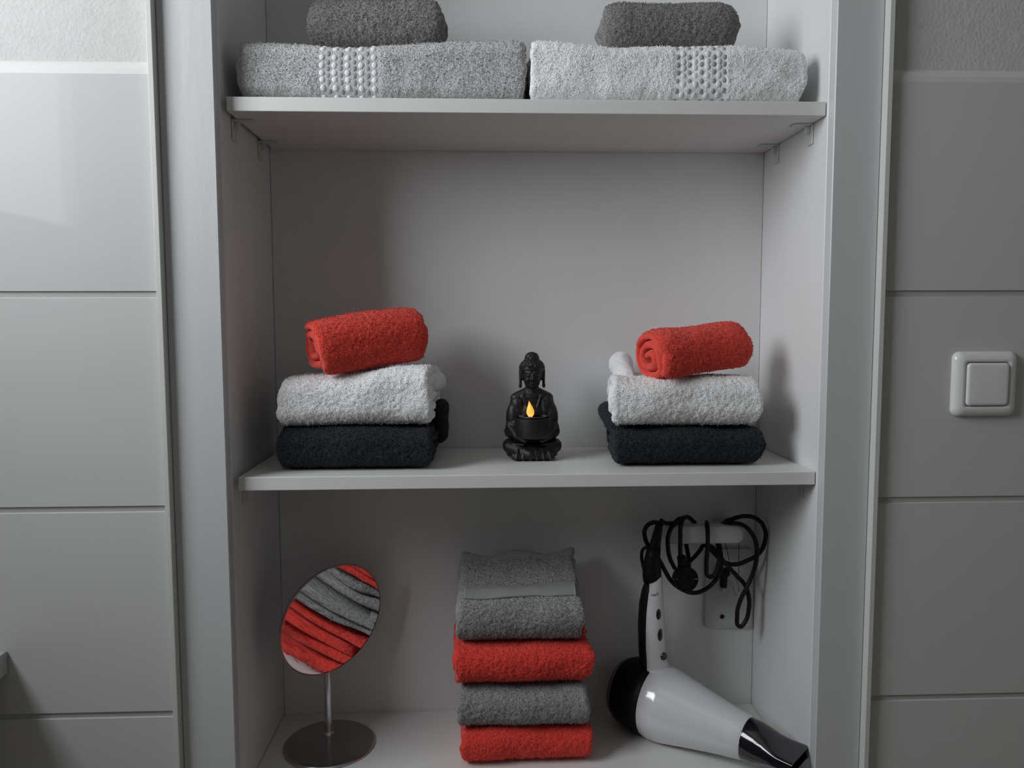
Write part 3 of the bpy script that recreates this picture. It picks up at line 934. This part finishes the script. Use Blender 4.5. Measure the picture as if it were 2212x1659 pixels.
# nozzle: round collar that flattens into a wide slot
up = Vector((0, 0, 1)); wide = axn.cross(up).normalized(); thin = wide.cross(axn).normalized()
rings = []
pn = p0 + axn * (LA - 0.004)


def sup(c, a, b, e, n=64):
    out = []
    for k in range(n):
        t_ = 2 * PI * k / n; ct, st_ = math.cos(t_), math.sin(t_)
        out.append(c + wide * (a * math.copysign(abs(ct) ** e, ct)) + thin * (b * math.copysign(abs(st_) ** e, st_)))
    return out


for d, a, b, e in [(0.0, 0.0282, 0.0282, 1), (0.0005, 0.0295, 0.0295, 1), (0.004, 0.0300, 0.0300, 1), (0.020, 0.0295, 0.0290, 1), (0.032, 0.0290, 0.0245, 0.95),
                   (0.042, 0.0298, 0.0170, 0.75), (0.050, 0.0305, 0.0120, 0.5), (0.057, 0.0312, 0.0095, 0.35), (0.078, 0.0320, 0.0085, 0.25), (0.0785, 0.0310, 0.0072, 0.25), (0.070, 0.0300, 0.0062, 0.25)]:
    rings.append(sup(pn + axn * d, a, b, e))
nz = loft('nozzle', rings, 'dryer_gloss_black', hd); auto_smooth(nz, 40)
# black back strip of the handle, curved along its left side
rings = []
for (px, py, r1, r2) in [(1402, 1248, 0.0060, 0.0130), (1392, 1275, 0.0062, 0.014), (1386, 1305, 0.0062, 0.0150), (1383, 1350, 0.0060, 0.0150), (1384, 1395, 0.0060, 0.015), (1387, 1425, 0.0068, 0.016), (1386, 1448, 0.0090, 0.018)]:
    rings.append(hring(px + 4, py, HY + 0.004, r1, r2, 24))
loft('handle_strip', rings, 'dryer_black', hd)
# black cap and ribbed strain relief on top of the handle
rings = [hring(1409, 1250, HY, 0.0138, 0.0145, tilt=0.35), hring(1408, 1238, HY, 0.0142, 0.0140, tilt=0.2), hring(1408, 1220, HY, 0.0135, 0.013), hring(1410, 1200, HY, 0.0115, 0.0115), hring(1413, 1180, HY, 0.0100, 0.010)]
loft('cord_cap', rings, 'dryer_black', hd)
rings = []
for k in range(23):
    f = k / 22; r = (0.0095 - 0.0035 * f) * (1.0 if k % 2 else 0.90)
    rings.append(hring(1413 + 11 * f, 1186 - 52 * f, HY - 0.004 * f, r, r, 20))
loft('strain_relief', rings, 'dryer_black', hd)
# buttons on the front of the handle
def onhandle(px, py): return at(px, py, HY - 0.0165) - O
for (px, py, w_, h_) in [(1424, 1328, 0.0050, 0.0115), (1427, 1372, 0.0050, 0.0115)]:
    c = onhandle(px, py); bm = bmesh.new()
    bmesh.ops.create_uvsphere(bm, u_segments=24, v_segments=16, radius=1, matrix=Matrix.Translation(c + Vector((-0.001, 0.0015, 0))) @ Matrix.Rotation(math.radians(25), 4, 'Z') @ Matrix.Diagonal((w_, 0.0030, h_, 1)))
    b_ = from_bm('slide_switch', bm, 'button_dark', hd, smooth=True)
    bm = bmesh.new()
    for q in (-1, 0, 1):
        bmesh.ops.create_cube(bm, size=1, matrix=Matrix.Translation(c + Vector((-0.0005, -0.0014, q * 0.0032))) @ Matrix.Rotation(math.radians(25), 4, 'Z') @ Matrix.Diagonal((0.0055, 0.0010, 0.0009, 1)))
    from_bm('grip_rib', bm, 'dryer_black', b_)
c = onhandle(1433, 1419)
prof = [(0, 0.0060), (0.003, 0.0060), (0.0040, 0.0052), (0.0042, 0.001)]
pb = loft('cool_button', lathe_rings(c + Vector((0, 0.0035, 0)), Vector((0.45, -1, 0)), prof, 28), 'button_dark', hd); auto_smooth(pb, 40)
c = onhandle(1414, 1283)
tube('printed_mark', [c + Vector((-0.006, -0.0004, -0.0012)), c + Vector((0.001, -0.0012, -0.0006)), c + Vector((0.005, 0.0002, 0.0022))], 0.0005, 'print_dark', hd)

# ---- holder on the back panel
hp = at(1572, 1265, YB)
ho = empty('cord_holder', Vector((hp.x, YB, at(1572, 1355, YB).z)), 'white holder screwed to the cabinet back with a bar carrying the black cord', 'holder')
HO = Vector(ho.location)
pa = at(1524, 1185, YB - 0.004) - HO; pb_ = at(1622, 1355, YB - 0.004) - HO


def plate(name, cx, cz, hw_, hh_, y0, y1, rad, m, par, bev=0.0015):
    def s2(wi, hi, ra, y): return [Vector((p.x + cx, p.y, p.z + cz)) for p in sq(wi, hi, ra, y)]
    return loft(name, [s2(hw_, hh_, rad, y0), s2(hw_, hh_, rad, y1 + bev), s2(hw_ - bev * 0.4, hh_ - bev * 0.4, rad, y1 + bev * 0.3), s2(hw_ - bev, hh_ - bev, max(rad - bev, 0.001), y1)], m, par)


q_ = plate('back_plate', (pa.x + pb_.x) / 2, (pa.z + pb_.z) / 2, (pb_.x - pa.x) / 2, (pa.z - pb_.z) / 2, 0.0, -0.0075, 0.008, 'holder_white', ho); auto_smooth(q_, 40)
c = at(1560, 1332, YB - 0.0077) - HO
loft('screw_hole', lathe_rings(c + Vector((0, 0.003, 0)), Vector((0, -1, 0)), [(0, 0.0038), (0.0033, 0.0038), (0.0034, 0.0030)], 20), 'hole_dark', ho)
YA = 0.165
ba = at(1438, 1136, YA) - HO; bb2 = at(1604, 1172, YA) - HO
q_ = plate('bar', (ba.x + bb2.x) / 2, (ba.z + bb2.z) / 2, (bb2.x - ba.x) / 2, (ba.z - bb2.z) / 2, 0.012 + YA - YB, YA - YB - 0.006, 0.0105, 'holder_white', ho, 0.003); auto_smooth(q_, 40)
plate('arm', (at(1580, 1150, YA).x - HO.x), (ba.z + bb2.z) / 2 + 0.002, 0.014, 0.009, 0.0, YA - YB + 0.009, 0.004, 'holder_white', ho)
c0 = at(1563, 1238, 0.196) - HO
kb = loft('hook_knob', lathe_rings(c0 + Vector((0, 0, 0.008)), Vector((0, 0, -1)), [(0, 0.003), (0.0005, 0.007), (0.004, 0.0095), (0.009, 0.0098), (0.013, 0.0085), (0.015, 0.0062), (0.030, 0.0058), (0.0305, 0.004)], 28), 'dryer_black', ho)
kt = loft('knob_tip', lathe_rings(c0 + Vector((0, 0, -0.0225)), Vector((0, 0, -1)), [(0, 0.0056), (0.005, 0.0056), (0.0068, 0.0045), (0.0072, 0.001)], 24), 'steel', ho)
tube('wire_ring', [at(1573, 1248, 0.188) - HO, at(1583, 1262, 0.186) - HO, at(1588, 1278, 0.187) - HO, at(1593, 1287, 0.188) - HO, at(1597, 1278, 0.190) - HO, at(1594, 1258, 0.191) - HO, at(1584, 1243, 0.192) - HO], 0.0016, 'steel', ho, cyclic=True)
for pts in ([(1566, 1170), (1576, 1212)], [(1596, 1170), (1595.5, 1240)]):
    tube('thin_wire', [at(px, py, 0.185) - HO for px, py in pts], 0.00055, 'cord_black', ho)

# ---- the cord, wound over the bar; a part of the dryer
S = 5.925
def cp(x, y, Y): return at(1370 + x / S, 1090 + y / S, Y) - O
def cord(name, pts, r=0.0034): return tube(name, [cp(*p) for p in pts], r, 'cord_black', hd, res=10)


F_, K_ = 0.150, 0.186        # in front of / behind the bar
cord('power_cord', [(350, 255, 0.132), (345, 205, 0.140), (390, 235, 0.15), (480, 240, 0.165), (580, 235, 0.185), (640, 300, 0.190), (660, 480, 0.188), (690, 650, 0.172), (700, 760, 0.160), (690, 860, 0.158)])
cord('power_cord', [(350, 240, 0.146), (230, 232, 0.150), (140, 310, 0.152), (140, 430, 0.150), (210, 570, 0.149), (320, 710, 0.148), (395, 850, 0.148), (480, 985, 0.150), (620, 1090, 0.156), (760, 1130, 0.160),
                    (900, 1090, 0.162), (1030, 980, 0.163), (1095, 850, 0.165), (1110, 680, 0.172), (1090, 520, 0.183), (1070, 380, 0.190), (1080, 300, 0.190), (1130, 245, 0.182), (1280, 175, 0.168),
                    (1440, 148, 0.160), (1580, 190, 0.158), (1665, 300, 0.158), (1680, 430, 0.160), (1600, 620, 0.163), (1450, 715, 0.164), (1300, 765, 0.166), (1160, 740, 0.168), (1040, 640, 0.172), (960, 545, 0.178), (920, 430, 0.190), (930, 290, 0.186), (930, 232, 0.165),
                    (940, 350, F_), (940, 560, F_), (925, 800, 0.153), (945, 915, 0.154), (1000, 920, 0.154), (1065, 810, 0.155), (1090, 690, 0.158), (1075, 540, 0.182), (1060, 400, 0.192), (1110, 270, 0.180), (1280, 235, 0.160), (1400, 268, 0.152), (1500, 365, 0.150),
                    (1565, 520, 0.151), (1565, 700, 0.153), (1520, 880, 0.155), (1430, 1080, 0.154), (1350, 1250, 0.155), (1318, 1420, 0.156), (1350, 1560, 0.157), (1420, 1500, 0.158), (1468, 1330, 0.158), (1465, 1170, 0.160), (1420, 1035, 0.163), (1320, 920, 0.164),
                    (1190, 780, 0.160), (1080, 650, 0.162), (985, 540, 0.174), (900, 520, 0.185), (840, 590, 0.175), (730, 710, 0.160), (650, 780, 0.156)])
cord('power_cord', [(610, 790, 0.152), (595, 700, 0.150), (590, 480, 0.149), (610, 220, 0.152), (660, 160, 0.165), (730, 190, 0.180), (790, 280, 0.190), (770, 380, 0.192), (650, 300, 0.192), (560, 250, 0.178), (490, 270, 0.158), (435, 400, 0.150), (430, 520, 0.150), (455, 680, 0.151), (520, 820, 0.153)])
cord('power_cord', [(240, 560, 0.146), (190, 545, 0.147), (120, 565, 0.148), (95, 640, 0.148), (112, 770, 0.148), (140, 880, 0.147), (170, 940, 0.146)], 0.0026)
cord('power_cord', [(300, 330, 0.134), (250, 470, 0.133), (215, 600, 0.133), (190, 760, 0.134), (175, 860, 0.135)], 0.0030)
cord('power_cord', [(640, 165, 0.166), (560, 190, 0.160), (490, 270, 0.157)], 0.0031)
# the plug
pc = cp(640, 940, 0.150)
plug_ax = Vector((0.12, -1.0, 0.05)).normalized()
prof = [(-0.012, 0.006), (-0.011, 0.0130), (-0.004, 0.0185), (0.0, 0.0195), (0.009, 0.0195), (0.0105, 0.0188), (0.0108, 0.0165), (0.0085, 0.0160), (0.0083, 0.001)]
pg = loft('power_plug', lathe_rings(pc, plug_ax, prof, 56), 'dryer_black', hd); auto_smooth(pg, 35)
tube('plug_neck', [pc + Vector((-0.004, 0.003, 0.012)), pc + Vector((-0.003, 0.002, 0.022)), pc + Vector((-0.005, 0.0, 0.034))], 0.0070, 'dryer_black', pg)
for sx in (-1, 1):
    bm = bmesh.new()
    bmesh.ops.create_cube(bm, size=1, matrix=Matrix.Translation(pc + Vector((sx * 0.0166, -0.0092, 0.002))) @ Matrix.Diagonal((0.0075, 0.004, 0.0012, 1)))
    from_bm('earth_clip', bm, 'steel', pg)
for sx in (-1, 1):
    loft('plug_pin', lathe_rings(pc + Vector((sx * 0.0095, -0.008, 0)), plug_ax, [(0, 0.0024), (0.0045, 0.0024), (0.005, 0.0018)], 16), 'cord_black', pg)
